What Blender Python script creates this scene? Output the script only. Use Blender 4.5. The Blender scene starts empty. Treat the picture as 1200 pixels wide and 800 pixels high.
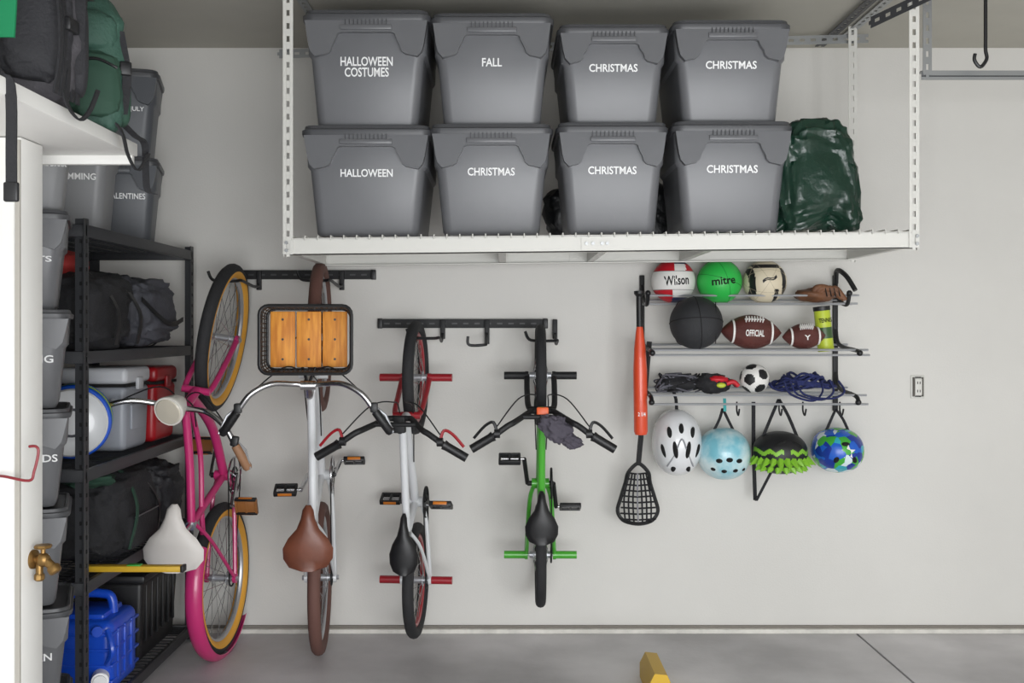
import bpy,bmesh,math,random
from mathutils import Vector,Matrix,noise
random.seed(7)
sc=bpy.context.scene
CX,CY,F,CH=590.,385.,1200.,1.48      # surveyed vanishing point, focal, eye height
def P(px,py,D): return Vector(((px-CX)/F*D, D, CH-(py-CY)/F*D))
def lin(c):
    return tuple(((v/255/12.92) if v/255<=.04045 else ((v/255+.055)/1.055)**2.4) for v in c)
_m={}
def M(name,col,rough=.5,metal=0.,var=0.,vscale=6.,bump=0.,bscale=60.,coat=0.,col2=None,detail=4.,stretch=None):
    if name in _m: return _m[name]
    m=bpy.data.materials.new(name); m.use_nodes=True; nt=m.node_tree; b=nt.nodes['Principled BSDF']
    c=lin(col); b.inputs['Base Color'].default_value=(*c,1); b.inputs['Roughness'].default_value=rough
    b.inputs['Metallic'].default_value=metal; b.inputs['Coat Weight'].default_value=coat
    tc=nt.nodes.new('ShaderNodeTexCoord'); src=tc.outputs['Object']
    if stretch:
        mp=nt.nodes.new('ShaderNodeMapping'); mp.inputs['Scale'].default_value=stretch; nt.links.new(src,mp.inputs['Vector']); src=mp.outputs['Vector']
    if var or col2:
        n=nt.nodes.new('ShaderNodeTexNoise'); n.inputs['Scale'].default_value=vscale; n.inputs['Detail'].default_value=detail
        r=nt.nodes.new('ShaderNodeValToRGB'); nt.links.new(src,n.inputs['Vector'])
        nt.links.new(n.outputs['Fac'],r.inputs['Fac'])
        c1=[v*(1-var) for v in c]; c2=lin(col2) if col2 else [min(1,v*(1+var)) for v in c]
        r.color_ramp.elements[0].position=.35; r.color_ramp.elements[1].position=.65
        r.color_ramp.elements[0].color=(*c1,1); r.color_ramp.elements[1].color=(*c2,1)
        nt.links.new(r.outputs['Color'],b.inputs['Base Color'])
    if bump:
        n=nt.nodes.new('ShaderNodeTexNoise'); n.inputs['Scale'].default_value=bscale; n.inputs['Detail'].default_value=5
        nt.links.new(src,n.inputs['Vector'])
        bp=nt.nodes.new('ShaderNodeBump'); bp.inputs['Strength'].default_value=bump; bp.inputs['Distance'].default_value=.01
        nt.links.new(n.outputs['Fac'],bp.inputs['Height']); nt.links.new(bp.outputs['Normal'],b.inputs['Normal'])
    _m[name]=m; return m

_txt={}
def textgeo(s,bold=.02):
    k=(s,bold)
    if k in _txt: return _txt[k]
    cu=bpy.data.curves.new('t','FONT'); cu.body=s; cu.align_x='CENTER'; cu.offset=bold; cu.space_line=.85; cu.resolution_u=3
    o=bpy.data.objects.new('t',cu); sc.collection.objects.link(o)
    dg=bpy.context.evaluated_depsgraph_get(); me=bpy.data.meshes.new_from_object(o.evaluated_get(dg))
    vs=[v.co.copy() for v in me.vertices]; fs=[tuple(p.vertices) for p in me.polygons]
    xs=[v.x for v in vs]; ys=[v.y for v in vs]
    cx=(min(xs)+max(xs))/2; cy=(min(ys)+max(ys))/2; w=max(xs)-min(xs); h=max(ys)-min(ys)
    vs=[Vector(((v.x-cx)/w,(v.y-cy)/h,0)) for v in vs]
    bpy.data.objects.remove(o); bpy.data.meshes.remove(me)
    _txt[k]=(vs,fs,w,h); return _txt[k]

def spline(pts,n=6,closed=False):
    pts=[Vector(p) for p in pts]; out=[]; N=len(pts)
    rng=range(N) if closed else range(N-1)
    for i in rng:
        if closed: p0,p1,p2,p3=pts[i-1],pts[i],pts[(i+1)%N],pts[(i+2)%N]
        else: p0=pts[max(i-1,0)];p1=pts[i];p2=pts[i+1];p3=pts[min(i+2,N-1)]
        for k in range(n):
            t=k/n
            out.append(.5*((2*p1)+(p2-p0)*t+(2*p0-5*p1+4*p2-p3)*t*t+(3*p1-p0-3*p2+p3)*t**3))
    if not closed: out.append(pts[-1])
    return out

class B:
    def __init__(s,name,T=None):
        s.name=name; s.v=[]; s.f=[]; s.mi=[]; s.mats=[]; s.T=T or Matrix.Identity(4); s.flat=False
    def add(s,vs,fs,mat,X=None):
        T=s.T@X if X is not None else s.T
        o=len(s.v); s.v+= [T@Vector(v) for v in vs]
        ms=mat if isinstance(mat,list) else [mat]*len(fs)
        for f,m in zip(fs,ms):
            if m not in s.mats: s.mats.append(m)
            s.f.append(tuple(o+i for i in f)); s.mi.append(s.mats.index(m))
    def bm(s,bm,mat,X=None):
        bm.verts.index_update()
        s.add([v.co.copy() for v in bm.verts],[tuple(v.index for v in f.verts) for f in bm.faces],mat,X); bm.free()
    def box(s,c,size,mat,bev=0.,rot=None,seg=2,taper=None):
        bm=bmesh.new(); bmesh.ops.create_cube(bm,size=1)
        for v in bm.verts:
            v.co=Vector((v.co.x*size[0],v.co.y*size[1],v.co.z*size[2]))
            if taper and v.co.z<0: v.co.x*=taper; v.co.y*=taper
        if bev: bmesh.ops.bevel(bm,geom=bm.edges[:],offset=bev,segments=seg,affect='EDGES',profile=.5)
        X=Matrix.Translation(Vector(c))
        if rot is not None: X=X@rot
        s.bm(bm,mat,X)
    def box2(s,a,b,mat,bev=0.):
        a=Vector(a);b=Vector(b); d=b-a
        s.box((a+b)/2,(abs(d.x),abs(d.y),abs(d.z)),mat,bev)
    def tube(s,pts,r,mat,seg=8,closed=False,radii=None,flat=None):
        pts=[Vector(p) for p in pts]; N=len(pts); vs=[];fs=[]
        t0=(pts[1]-pts[0]).normalized(); up=Vector((0,0,1)) if abs(t0.z)<.9 else Vector((0,1,0))
        nrm=(up-t0*up.dot(t0)).normalized()
        for i in range(N):
            if closed: t=(pts[(i+1)%N]-pts[i-1])
            else: t=pts[min(i+1,N-1)]-pts[max(i-1,0)]
            if t.length<1e-9: t=t0.copy()
            t.normalize(); nrm=nrm-t*nrm.dot(t)
            if nrm.length<1e-6: nrm=t.orthogonal()
            nrm.normalize(); bn=t.cross(nrm); rr=radii[i] if radii else r
            for k in range(seg):
                a=2*math.pi*k/seg; ra,rb=(rr,rr) if not flat else (rr*flat[0],rr*flat[1])
                vs.append(pts[i]+nrm*math.cos(a)*ra+bn*math.sin(a)*rb)
        M_=N if closed else N-1
        for i in range(M_):
            j=(i+1)%N
            for k in range(seg): l=(k+1)%seg; fs.append((i*seg+k,i*seg+l,j*seg+l,j*seg+k))
        if not closed: fs.append(tuple(range(seg))[::-1]); fs.append(tuple((N-1)*seg+k for k in range(seg)))
        s.add(vs,fs,mat)
    def cyl(s,a,b,r,mat,r2=None,seg=16): s.tube([a,b],r,mat,seg,radii=[r,r if r2 is None else r2])
    def ring(s,c,n,R,r,mat,seg=40,ms=8,a0=0,a1=360,xdir=None,flat=None):
        n=Vector(n).normalized(); x=Vector(xdir) if xdir else n.orthogonal(); x=(x-n*x.dot(n)).normalized(); y=n.cross(x); c=Vector(c)
        full=abs(a1-a0)>=360; K=seg if full else seg+1
        pts=[c+(x*math.cos(math.radians(a0+(a1-a0)*i/seg))+y*math.sin(math.radians(a0+(a1-a0)*i/seg)))*R for i in range(K)]
        s.tube(pts,r,mat,ms,closed=full,flat=flat)
    def sph(s,c,r,mat,seg=24,rings=16,matfn=None,pw=1.,amp=0.,ns=3.,rot=None,fn=None,seed=0):
        if not hasattr(r,'__len__'): r=(r,r,r)
        def sp(v): return math.copysign(abs(v)**pw,v)
        vs=[];fs=[];ms=[]
        def pt(th,ph):
            d=Vector((math.cos(ph)*math.sin(th),math.sin(ph)*math.sin(th),math.cos(th)))
            e=Vector((sp(math.cos(ph))*sp(math.sin(th)),sp(math.sin(ph))*sp(math.sin(th)),sp(math.cos(th))))
            k=1+amp*(noise.noise(d*ns+Vector((seed*7.1,seed*3.3,seed)))+.5*noise.noise(d*ns*2.3+Vector((seed*2.1,9,seed))))
            q=Vector((e.x*r[0],e.y*r[1],e.z*r[2]))*k
            return fn(q,d) if fn else q
        vs.append(pt(0,0))
        for i in range(1,rings):
            for k in range(seg): vs.append(pt(math.pi*i/rings,2*math.pi*k/seg))
        vs.append(pt(math.pi,0)); L=len(vs)-1
        for k in range(seg): fs.append((0,1+k,1+(k+1)%seg))
        for i in range(rings-2):
            a=1+i*seg; b_=a+seg
            for k in range(seg): l=(k+1)%seg; fs.append((a+k,b_+k,b_+l,a+l))
        a=1+(rings-2)*seg
        for k in range(seg): fs.append((a+k,L,a+(k+1)%seg))
        if matfn:
            for f in fs:
                cc=sum((vs[i] for i in f),Vector())/len(f); ms.append(matfn(Vector((cc.x/r[0],cc.y/r[1],cc.z/r[2])).normalized()))
        X=Matrix.Translation(Vector(c))
        if rot is not None: X=X@rot
        s.add(vs,fs,ms if matfn else mat,X)
    def loft(s,rings,mat,caps=True):
        n=len(rings[0]); vs=[p for r in rings for p in r]; fs=[]
        for i in range(len(rings)-1):
            for k in range(n): l=(k+1)%n; fs.append((i*n+k,i*n+l,(i+1)*n+l,(i+1)*n+k))
        if caps: fs.append(tuple(range(n))[::-1]); fs.append(tuple((len(rings)-1)*n+k for k in range(n)))
        s.add(vs,fs,mat)
    def lathe(s,prof,c,axis,mat,seg=24):
        axis=Vector(axis).normalized(); x=axis.orthogonal().normalized(); y=axis.cross(x); c=Vector(c)
        s.loft([[c+axis*h+(x*math.cos(2*math.pi*k/seg)+y*math.sin(2*math.pi*k/seg))*max(r,1e-4) for k in range(seg)] for r,h in prof],mat)
    def poly(s,pts,ext,mat):  # prism
        ext=Vector(ext); pts=[Vector(p) for p in pts]; n=len(pts)
        vs=pts+[p+ext for p in pts]; fs=[tuple(range(n)),tuple(range(n,2*n))[::-1]]+[(i,(i+1)%n,n+(i+1)%n,n+i) for i in range(n)]
        s.add(vs,fs,mat)
    def strap(s,pts,w,t,mat,wd=(1,0,0)):
        wd=Vector(wd).normalized(); pts=[Vector(p) for p in pts]; rg=[]
        for i,p in enumerate(pts):
            tg=(pts[min(i+1,len(pts)-1)]-pts[max(i-1,0)]).normalized(); n=tg.cross(wd).normalized()
            rg.append([p+wd*w/2+n*t/2,p-wd*w/2+n*t/2,p-wd*w/2-n*t/2,p+wd*w/2-n*t/2])
        s.loft(rg,mat)
    def text(s,st,c,w,mat,h=None,bold=.02,X=None,fn=None):
        vs,fs,tw,th=textgeo(st,bold); hh=h if h else w*th/tw
        c=Vector(c); out=[]
        for v in vs:
            q=Vector((v.x*w,0,v.y*hh))
            out.append(fn(q) if fn else c+q)
        o=len(s.v); s.add(out,fs,mat,X)
    def done(s,angle=38,parent=None,recalc=True):
        me=bpy.data.meshes.new(s.name); me.from_pydata([tuple(v) for v in s.v],[],s.f)
        for m in s.mats: me.materials.append(m)
        me.polygons.foreach_set('material_index',s.mi); me.validate(); me.update()
        if recalc:
            bm=bmesh.new(); bm.from_mesh(me); bmesh.ops.recalc_face_normals(bm,faces=bm.faces[:]); bm.to_mesh(me); bm.free()
        me.polygons.foreach_set('use_smooth',[True]*len(me.polygons))
        me.set_sharp_from_angle(angle=math.radians(angle))
        o=bpy.data.objects.new(s.name,me); sc.collection.objects.link(o)
        if parent: o.parent=parent
        return o
def RZ(a): return Matrix.Rotation(math.radians(a),4,'Z')
def RX(a): return Matrix.Rotation(math.radians(a),4,'X')
def RY(a): return Matrix.Rotation(math.radians(a),4,'Y')

# ---------------- materials
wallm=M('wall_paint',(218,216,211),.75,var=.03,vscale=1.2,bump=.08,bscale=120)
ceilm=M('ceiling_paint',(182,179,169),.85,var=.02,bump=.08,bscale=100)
whitep=M('white_painted_wood',(218,217,213),.55,var=.03,vscale=3)
conc=M('concrete',(192,189,191),.5,var=.2,vscale=1.3,bump=.12,bscale=35,col2=(222,219,221),detail=9)
curbm=M('curb_concrete',(218,215,208),.85,var=.1,vscale=14,bump=.4,bscale=60)
dark=M('dark_void',(18,18,18),.9)
toteg=M('tote_plastic',(104,105,108),.34,bump=.03,bscale=300,var=.03)
toted=M('tote_lid_plastic',(72,73,76),.4)
totel=M('tote_plastic_light',(132,133,135),.42)
toteb=M('tote_plastic_dark',(84,87,92),.42)
lab=M('white_vinyl',(245,245,245),.5)
steelw=M('white_powder_coat',(212,211,205),.4)
galv=M('galvanised_steel',(165,167,168),.4,metal=.8)
blk=M('black_metal',(24,24,26),.6,var=.1)
shelfm=M('charcoal_steel',(52,53,56),.45)
rub=M('tyre_rubber',(40,40,42),.8,bump=.3,bscale=150)
chrome=M('chrome',(200,200,202),.22,metal=1)
silver=M('brushed_silver',(186,188,192),.4,metal=.7)
blkp=M('black_plastic',(24,24,26),.45)
blkf=M('black_fabric',(34,34,37),.85,bump=.4,bscale=90,var=.2)
greyf=M('grey_fabric',(72,73,80),.7,bump=.4,bscale=60,var=.2)

# ---------------- room
WY=5.0; LX=-2.02; RXw=3.3; CZ=2.85; BY=-.9
def slab(name,a,b,mat):
    o=B(name); o.box2(a,b,mat); return o.done()
slab('wall_back',(LX-.15,WY,-.1),(RXw+.15,WY+.15,CZ+.1),wallm)
slab('wall_left',(LX-.15,BY,-.1),(LX,WY,CZ),wallm)
slab('wall_right',(RXw,BY,-.1),(RXw+.15,WY,CZ),wallm)
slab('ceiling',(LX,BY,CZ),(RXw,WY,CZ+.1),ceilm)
fl=B('floor'); JX=1.715
fl.box2((LX,BY-4,-.1),(JX-.006,WY,0),conc); fl.box2((JX+.006,BY-4,-.1),(RXw,WY,0),conc)
fl.box2((JX-.006,BY-4,-.1),(JX+.006,WY,-.012),dark); fl.done()
bb=B('baseboard_back'); bb.box2((LX,WY-.035,0),(RXw,WY,.022),curbm,.004); bb.box2((LX,WY-.012,.022),(RXw,WY,.034),M('gap_shadow_strip',(130,125,118),.9)); bb.done()  # upper strip is solid; shadow of the gap above the curb is in its colour
gd=B('door_1')
for i in range(5):
    gd.box2((LX+.3,BY+.1+i*.53,2.36),(RXw-.3,BY+.1+i*.53+.52,2.40),whitep,.008)
for x in(LX+.35,RXw-.4):   # tracks and ceiling straps that carry the raised door
    gd.box2((x,BY+.1,2.40),(x+.04,BY+2.7,2.43),galv)
    for y in(BY+.3,BY+2.5): gd.box2((x,y,2.43),(x+.03,y+.03,CZ),galv)
gd.done()

# ---------------- wall outlet
ob=B('wall_outlet'); c=P(1075,453,WY)
ob.box(c+Vector((0,-.004,0)),(.068,.008,.112),steelw,.003)
ob.box(c+Vector((-.022,-.009,0)),(.010,.004,.094),M('box_grey',(90,86,80),.7),.001); ob.box(c+Vector((.022,-.009,0)),(.010,.004,.094),_m['box_grey'],.001)
for dz_ in(-.046,.046): ob.box(c+Vector((0,-.009,dz_)),(.03,.004,.006),dark,.001)
ob.box(c+Vector((0,-.013,.0)),(.034,.010,.08),M('outlet_face',(222,220,214),.5),.003)
for dz in(-.02,.02):
    for dx in(-.006,.006): ob.box(c+Vector((dx,-.0185,dz)),(.003,.003,.012),dark)
ob.done()

# ---------------- totes
def rr(w,l,cy,z,r,n=5):
    pts=[]
    for sx,sy,a0 in((1,1,0),(-1,1,90),(-1,-1,180),(1,-1,270)):
        for k in range(n+1):
            a=math.radians(a0+90*k/n); pts.append(Vector((sx*(w/2-r)+r*math.cos(a)*1,cy+sy*(l/2-r)+r*math.sin(a),z)))
    return pts
def tote(loc,w,L,H,label=None,lw=.2,lh=None,mat=None,rot=0,lz=.5,lx=0,lid=None,narrow=.785):
    mat=mat or toteg; lid=lid or toted
    b=B('storage_tote',Matrix.Translation(Vector(loc))@RZ(rot)); c=L/2
    def fy(k): return 1-2*k/L
    R=[(0,narrow-.03,fy(.050),.03),(.012,narrow,fy(.042),.04),(.60*H,.880,fy(.030),.04),(.635*H,.925,fy(.028),.04),(.92*H,.945,fy(.026),.04)]
    b.loft([rr(w*a,L*l,c,z,r) for z,a,l,r in R],mat)
    R=[(.905*H,.985,.99,.045),(.925*H,1.0,1.0,.05),(.955*H,1.0,1.0,.05),(.965*H,.965,.975,.045),(.995*H,.955,.968,.045),(.998*H,.92,.94,.04),(.975*H,.90,.92,.04)]
    b.loft([rr(w*a,L*l,c,z,r) for z,a,l,r in R],lid)
    for sg,y0 in((1,.004),(-1,L-.004)):
        zt=.905*H; zb=.60*H; zi=.805*H; o=.472*w; ob_=.438*w
        half=[(0,zt),(o,zt),(ob_+.004,zb+.05),(ob_-.004,zb+.02),(ob_-.022,zb),(.30*w,zb+.010),(.275*w,zb+.02),(.262*w,zb+.04),(.232*w,zi-.022),(.220*w,zi-.006),(.195*w,zi),(0,zi)]
        pts=half+[(-x,z) for x,z in half[-2:0:-1]]
        b.poly([(x,y0,z) for x,z in pts],(0,sg*.035,0),mat)
        yy=y0-sg*.002
        b.box((0,yy,.845*H),(.40*w,.010,.020),mat,.004)
        for k in range(11): b.box(((k-5)*.016,yy,.885*H),(.003,.008,.026),lid)
    if label:
        zz=lz*H; yf=.042-.012*lz/.6
        tilt=math.atan2(.012,.6*H)
        X=Matrix.Translation((lx,yf-.003,zz))@RX(math.degrees(tilt))
        b.text(label,(0,0,0),lw,lab,h=lh,X=X,bold=.018)
    return b.done(30)
RF=3.95; DK=1.838; SL=.0108
def deckz(x): return DK+.0155+SL*(x-.3)
cols=[((350,507),'HALLOWEEN\nCOSTUMES','HALLOWEEN',(.205,.205)),((501,650),'FALL','CHRISTMAS',(.078,.185)),((651,786),'CHRISTMAS','CHRISTMAS',(.19,.19)),((787,933),'CHRISTMAS','CHRISTMAS',(.2,.2))]
tops=[10,14,27,22]
for i,((a,b_),t1,t2,(w1,w2)) in enumerate(cols):
    x=((a+b_)/2-CX)/F*3.99; w=(b_-a)/F*3.99*.985; z=deckz(x)
    H1=.432; L_=(.62,.62,.47,.50)[i]
    tote((x,3.99,z),w,L_,H1,t2,w2,.031,lz=.57,rot=0)
    zt=CH+(CY-tops[i])/F*3.99; z2=z+H1*.985
    tote((x+(.0,.003,.004,-.004)[i],3.99,z2),w*(.985,1,1,.985)[i],(.62,.62,.60,.60)[i],zt-z2,t1,w1,(.078,.033,.031,.031)[i],lz=(.52,.57,.57,.57)[i])

# ---------------- overhead rack
def ladder(b,p0,p1,wd,nd,w,mat,step=.05,t=.003):
    p0=Vector(p0);p1=Vector(p1);wd=Vector(wd).normalized();d=(p1-p0);L=d.length;d.normalize();nd=d.cross(wd).normalized()
    R=Matrix((wd,d,nd)).transposed().to_4x4()
    for sg in(-1,1): b.box((p0+p1)/2+wd*sg*(w/2-w*.17),(w*.34,L,t),mat,rot=R)
    n=int(L/step)
    for k in range(n+1): b.box(p0+d*(k*step+step*.1),(w*.34,step*.55,t),mat,rot=R)
def angle_post(b,x,y,z0,z1,sx,sy,mat):
    ladder(b,(x+sx*.0,y,z0),(x+sx*.0,y,z1),(1,0,0),0,.038,mat)
    ladder(b,(x-sx*.019,y+sy*.019,z0),(x-sx*.019,y+sy*.019,z1),(0,1,0),0,.038,mat)
rk=B('overhead_storage_rack'); xl,xr=-.835,1.592; RB=4.66
def dz(x): return DK+SL*(x-.3)
def beam(x0,x1,y,zo,h,t,mat,fl_=0):
    z0=dz(x0)+zo; z1=dz(x1)+zo
    rk.poly([(x0,y,z0-h),(x1,y,z1-h),(x1,y,z1),(x0,y,z0)],(0,t,0),mat)
for y in(RF,RB):
    beam(xl,xr,y,.0,.062,.003,steelw); beam(xl,xr,y,.003,.004,.03 if y==RF else -.03,steelw); beam(xl,xr,y,-.058,.004,.03 if y==RF else -.03,steelw)
    beam(.30,.42,y-.004,-.002,.056,.003,steelw)
for x in(xl,-.02,.38,.8,xr-.03):
    z=dz(x); rk.box2((x,RF+.01,z-.055),(x+.03,RB-.01,z-.002),steelw)
for x in(xl+.005,xr-.01):
    for y in(RF-.004,RB-.02): angle_post(rk,x,y,dz(x)-.06,CZ,-1 if x>0 else 1,1,steelw)
for x in(.32,.345,.38,.4): rk.cyl((x,RF-.004,dz(x)-.03),(x,RF-.010,dz(x)-.03),.007,galv,seg=6)
for x in(xl,xr):
    for k in(-.045,-.015): rk.cyl((x,RF-.004,dz(x)+k),(x,RF-.014,dz(x)+k),.007,galv,seg=6)
n=48
for k in range(n+1):
    x=xl+.02+(xr-xl-.04)*k/n; z=dz(x)+.010
    rk.tube([(x,RF-.006,z-.016),(x,RF-.004,z),(x,RB,z)],.003,steelw,5)
for k in range(7):
    y=RF+.05+k*.1; rk.cyl((xl,y,dz(xl)+.005),(xr,y,dz(xr)+.005),.003,steelw,seg=5)
ladder(rk,(-1.02,RB,2.73),(1.66,RB,2.80),(0,0,1),0,.04,galv)
ladder(rk,(xl,RF,CZ-.01),(xl,RB+.2,CZ-.01),(1,0,0),0,.04,galv); ladder(rk,(xr,RF,CZ-.01),(xr,RB+.2,CZ-.01),(1,0,0),0,.04,galv)
rk.done()

# garage door track at the right
tr=B('garage_door_track')
D=3.95; a=P(1080,88,D); z=a.z
tr.box2((a.x,D,z-.018),(RXw,D+.004,z+.018),galv); tr.box2((a.x,D,z+.014),(RXw,D+.04,z+.018),galv)
tr.box2((a.x,D-.002,z-.006),(RXw,D,z-.002),shelfm)
ladder(tr,(a.x+.02,D-.005,z),(a.x+.02,D-.005,CZ),(1,0,0),0,.034,galv)
ladder(tr,(a.x-.16,D+.1,CZ-.16),(a.x+.28,D-.35,CZ-.01),(0,0,1),0,.045,shelfm,step=.045)
ladder(tr,(a.x-.1,4.1,CZ-.02),(a.x-.1,4.9,CZ-.02),(1,0,0),0,.045,shelfm,step=.045)
tr.done()
hk=B('ceiling_hook'); h=P(1155,40,3.9)
hk.tube(spline([(h.x,3.9,CZ),(h.x,3.9,h.z),(h.x,3.9,h.z-.06),(h.x+.004,3.9,h.z-.095),(h.x-.02,3.9,h.z-.125),(h.x-.042,3.9,h.z-.1),(h.x-.04,3.9,h.z-.075)],5),.007,blkp)
hk.done()

# ---------------- plastic bags on rack
gp=M('green_poly_tarp',(20,50,38),.3,var=.12,vscale=10,bump=1.0,bscale=14,coat=.1)
gb=B('green_plastic_bag')
def bagfn(q,d):
    v=q+Vector((3,1,7))
    k=abs(noise.noise(v*6))*1.0+.7*abs(noise.noise(v*13))+.45*abs(noise.noise(v*27)); fold=abs(noise.noise(Vector((q.x*14+q.z*4,q.y*10,q.z*3.5))))
    q=q*(1.06-.17*k-.12*fold)
    if q.z>0: q.x=q.x*(1-.6*q.z)-.08*q.z
    q.z+=.02*math.sin(q.x*16+1)-.22*max(0,q.x)*(1 if q.z>0 else 0)
    if q.z<-.205:q.z=-.205
    return q
gb.sph((1.250,4.28,deckz(1.3)+.206),(.185,.28,.25),gp,120,80,pw=.40,fn=bagfn); gb.done(35)
bb_=M('black_poly',(20,22,24),.35,bump=.8,bscale=25)
g=B('black_plastic_bag')
def wf(q,d):
    v=q+Vector((9,2,1)); q=q*(1-.2*abs(noise.noise(v*6))-.14*abs(noise.noise(v*14))); q.z=max(q.z,-.135); return q
g.sph((.505,4.60,deckz(.5)+.137),(.335,.085,.165),bb_,64,30,pw=.55,fn=wf); g.done(50)

# ---------------- bicycles
def bike(name,x,yaw,z0,R,tr_,wb,bbp,scl,sad,hb,ht,fm,rimm,tyre,side=None,saddle=None,bars='bmx',steer=0,pegs=None,crk=.165,cang=90,gripm=None,sadw=.14,sadl=.26,barm=None,forkm=None,fender=None,barw=.3,ref=None,ped2=None,twotone=None,gap=.015,leverm=None,pedrot=68,cbw=1.):
    base=Matrix.Translation((x,WY-gap,z0))@RZ(yaw)@Matrix(((0,0,1,0),(0,-1,0,0),(1,0,0,0),(0,0,0,1)))
    b=B(name,base); V=Vector
    barm=barm or fm; forkm=forkm or fm; gripm=gripm or blkp
    def wheel(cf,cu):
        c=V((cf,cu,0)); b.ring(c,(0,0,1),R-tr_,tr_,tyre,56,12)
        if side: b.ring(c,(0,0,1),R-tr_-.010,tr_*1.01,side,56,12)
        ri=R-2*tr_-.008; b.ring(c,(0,0,1),ri,.0125,rimm,56,8)
        b.cyl((cf,cu,-.05),(cf,cu,.05),.016,silver); 
        for sg in(-1,1): b.cyl((cf,cu,sg*.030),(cf,cu,sg*.034),.03,silver)
        N=28
        for k in range(N):
            a=2*math.pi*k/N; sg=1 if k%2 else -1; a2=a+(.5 if (k//2)%2 else -.5)
            b.tube([(cf+math.cos(a2)*.028,cu+math.sin(a2)*.028,sg*.032),(cf+math.cos(a)*ri,cu+math.sin(a)*ri,0)],.0013,chrome,4)
        b.cyl((cf,cu,-.075),(cf,cu,.075),.006,silver)
    tr0=.017 if bars=='cruiser' else .018
    wheel(0,R)
    ra=V((0,R,0)); bbv=V((*bbp,0)); sv=V((*scl,0)); hbv=V((*hb,0)); htv=V((*ht,0)); sa=V((*sad,0))
    for sg in(-1,1):
        o=V((0,0,sg*.065))
        b.tube(spline([ra+o,ra.lerp(bbv,.75)+V((0,0,sg*.05)),bbv+V((0,0,sg*.025))],4),.010,fm)
        b.tube(spline([ra+o,ra.lerp(sv,.7)+V((0,0,sg*.05)),sv+V((0,-.01,sg*.014))],4),.008,fm)
        b.cyl(ra+V((0,0,sg*.058)),ra+V((0,0,sg*.072)),.022,fm)
        b.cyl(ra+V((0,0,sg*.07)),ra+V((0,0,sg*.082)),.011,silver,seg=6)
    b.cyl(bbv,sv,tr0*.95,fm); b.cyl(hbv.lerp(htv,-.05),htv,.021,fm)
    if bars=='cruiser':
        mid=(hbv+bbv)/2+V((.03,-.03,0)); b.tube(spline([hbv.lerp(htv,.25),mid,bbv],8),.021,fm,10)
        m2=(htv+sv)/2+V((0,-.035,0)); b.tube(spline([hbv.lerp(htv,.75),m2,sv],8),.018,twotone or fm,10)
        m3=(hbv+sv)/2+V((.02,-.08,0)); b.tube(spline([hbv.lerp(htv,.45),m3,sv+V((.03,-.12,0)),ra.lerp(sv,.6)+V((0,0,.0))],8),.012,fm,8)
    else:
        b.cyl(hbv.lerp(htv,.2),bbv,.021,fm); b.cyl(hbv.lerp(htv,.8),sv,.017,twotone or fm)
    b.cyl(bbv+V((0,0,-.04)),bbv+V((0,0,.04)),.024,fm)
    spd=(sv-bbv).normalized(); b.cyl(sv-spd*.02,V((sad[0],sad[1]-.03,0)),.0125,chrome); b.cyl(sv-spd*.012,sv+spd*.012,.021,silver)
    st=[]
    for t,hw,th,dr in((0,.30,.3,.010),(.05,.75,.6,.0),(.18,.98,1,-.004),(.34,1.0,1,0),(.5,.78,.9,.004),(.64,.45,.75,.004),(.8,.28,.7,.002),(.93,.22,.6,-.004),(1,.10,.25,-.014)):
        f=sad[0]-sadl*.42+sadl*t; w=sadw*hw; h=.042*th; ring=[]
        for k in range(14):
            a=2*math.pi*k/14; ss=math.sin(a); uu=h*ss*(.45 if ss>0 else .95); ring.append(V((f,sad[1]+dr+uu-abs(math.cos(a))**3*.008,w*math.cos(a))))
        st.append(ring)
    b.loft(st,saddle)
    for sg in(-1,1):
        b.tube([V((sad[0]-.09,sad[1]-.012,sg*.03)),V((sad[0]-.05,sad[1]-.045,sg*.022)),V((sad[0]+.05,sad[1]-.045,sg*.02)),V((sad[0]+.1,sad[1]-.01,sg*.01))],.0035,chrome,6)
        if bars=='cruiser': b.tube([V((sad[0]-.08+.008*math.sin(i*.9),sad[1]-.07+.05*i/16,sg*.05+.016*math.cos(i*1.5))) for i in range(17)],.003,chrome,5)
    cr=bbv+V((0,0,.05)); cR=.085 if bars=='cruiser' else .07
    b.ring(cr,(0,0,1),cR,.005,chrome if bars=='cruiser' else blk,36,6,flat=(1,.5)); b.ring(cr,(0,0,1),cR*.45,.004,blk,24,6)
    for k in range(5): a=2*math.pi*k/5; b.cyl(cr,cr+V((math.cos(a)*cR,math.sin(a)*cR,0)),.005,chrome if bars=='cruiser' else blk,seg=6)
    for sg in(-1,1):
        v1=(bbv-ra); n=V((-v1.y,v1.x,0)).normalized(); b.tube([cr+n*sg*cR,ra+V((0,0,.05))+n*sg*.035],.003,blk,5)
    b.ring(ra+V((0,0,.05)),(0,0,1),.035,.004,blk,24,6)
    ca=math.radians(cang)
    for sg,aa in((1,ca),(-1,ca+math.pi)):
        e=bbv+V((math.cos(aa)*crk,math.sin(aa)*crk,sg*.075)); s0=bbv+V((0,0,sg*.06))
        b.tube([s0,e],.010,chrome if bars=='cruiser' else blk,8,flat=(1,1.2)); b.cyl(bbv,s0,.012,blk)
        b.cyl(e,e+V((0,0,sg*.10)),.006,chrome)
        pc=e+V((0,0,sg*.066)); keepT=b.T.copy()
        b.T=b.T@Matrix.Translation(pc)@Matrix.Rotation(math.radians(pedrot*sg),4,'Z')
        for df in(-1,1):
            b.box((df*.034,0,0),(.012,.022,.098),blkp,.003)
            if ref: b.box((df*.041,0,0),(.003,.013,.06),ref,.001)
        for dr in(-.045,0,.045): b.box((0,0,dr),(.070,.020,.010),blkp if not ped2 else ped2,.002)
        if ped2: b.box((0,0,0),(.055,.018,.08),ped2,.003)
        b.T=keepT
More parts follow.
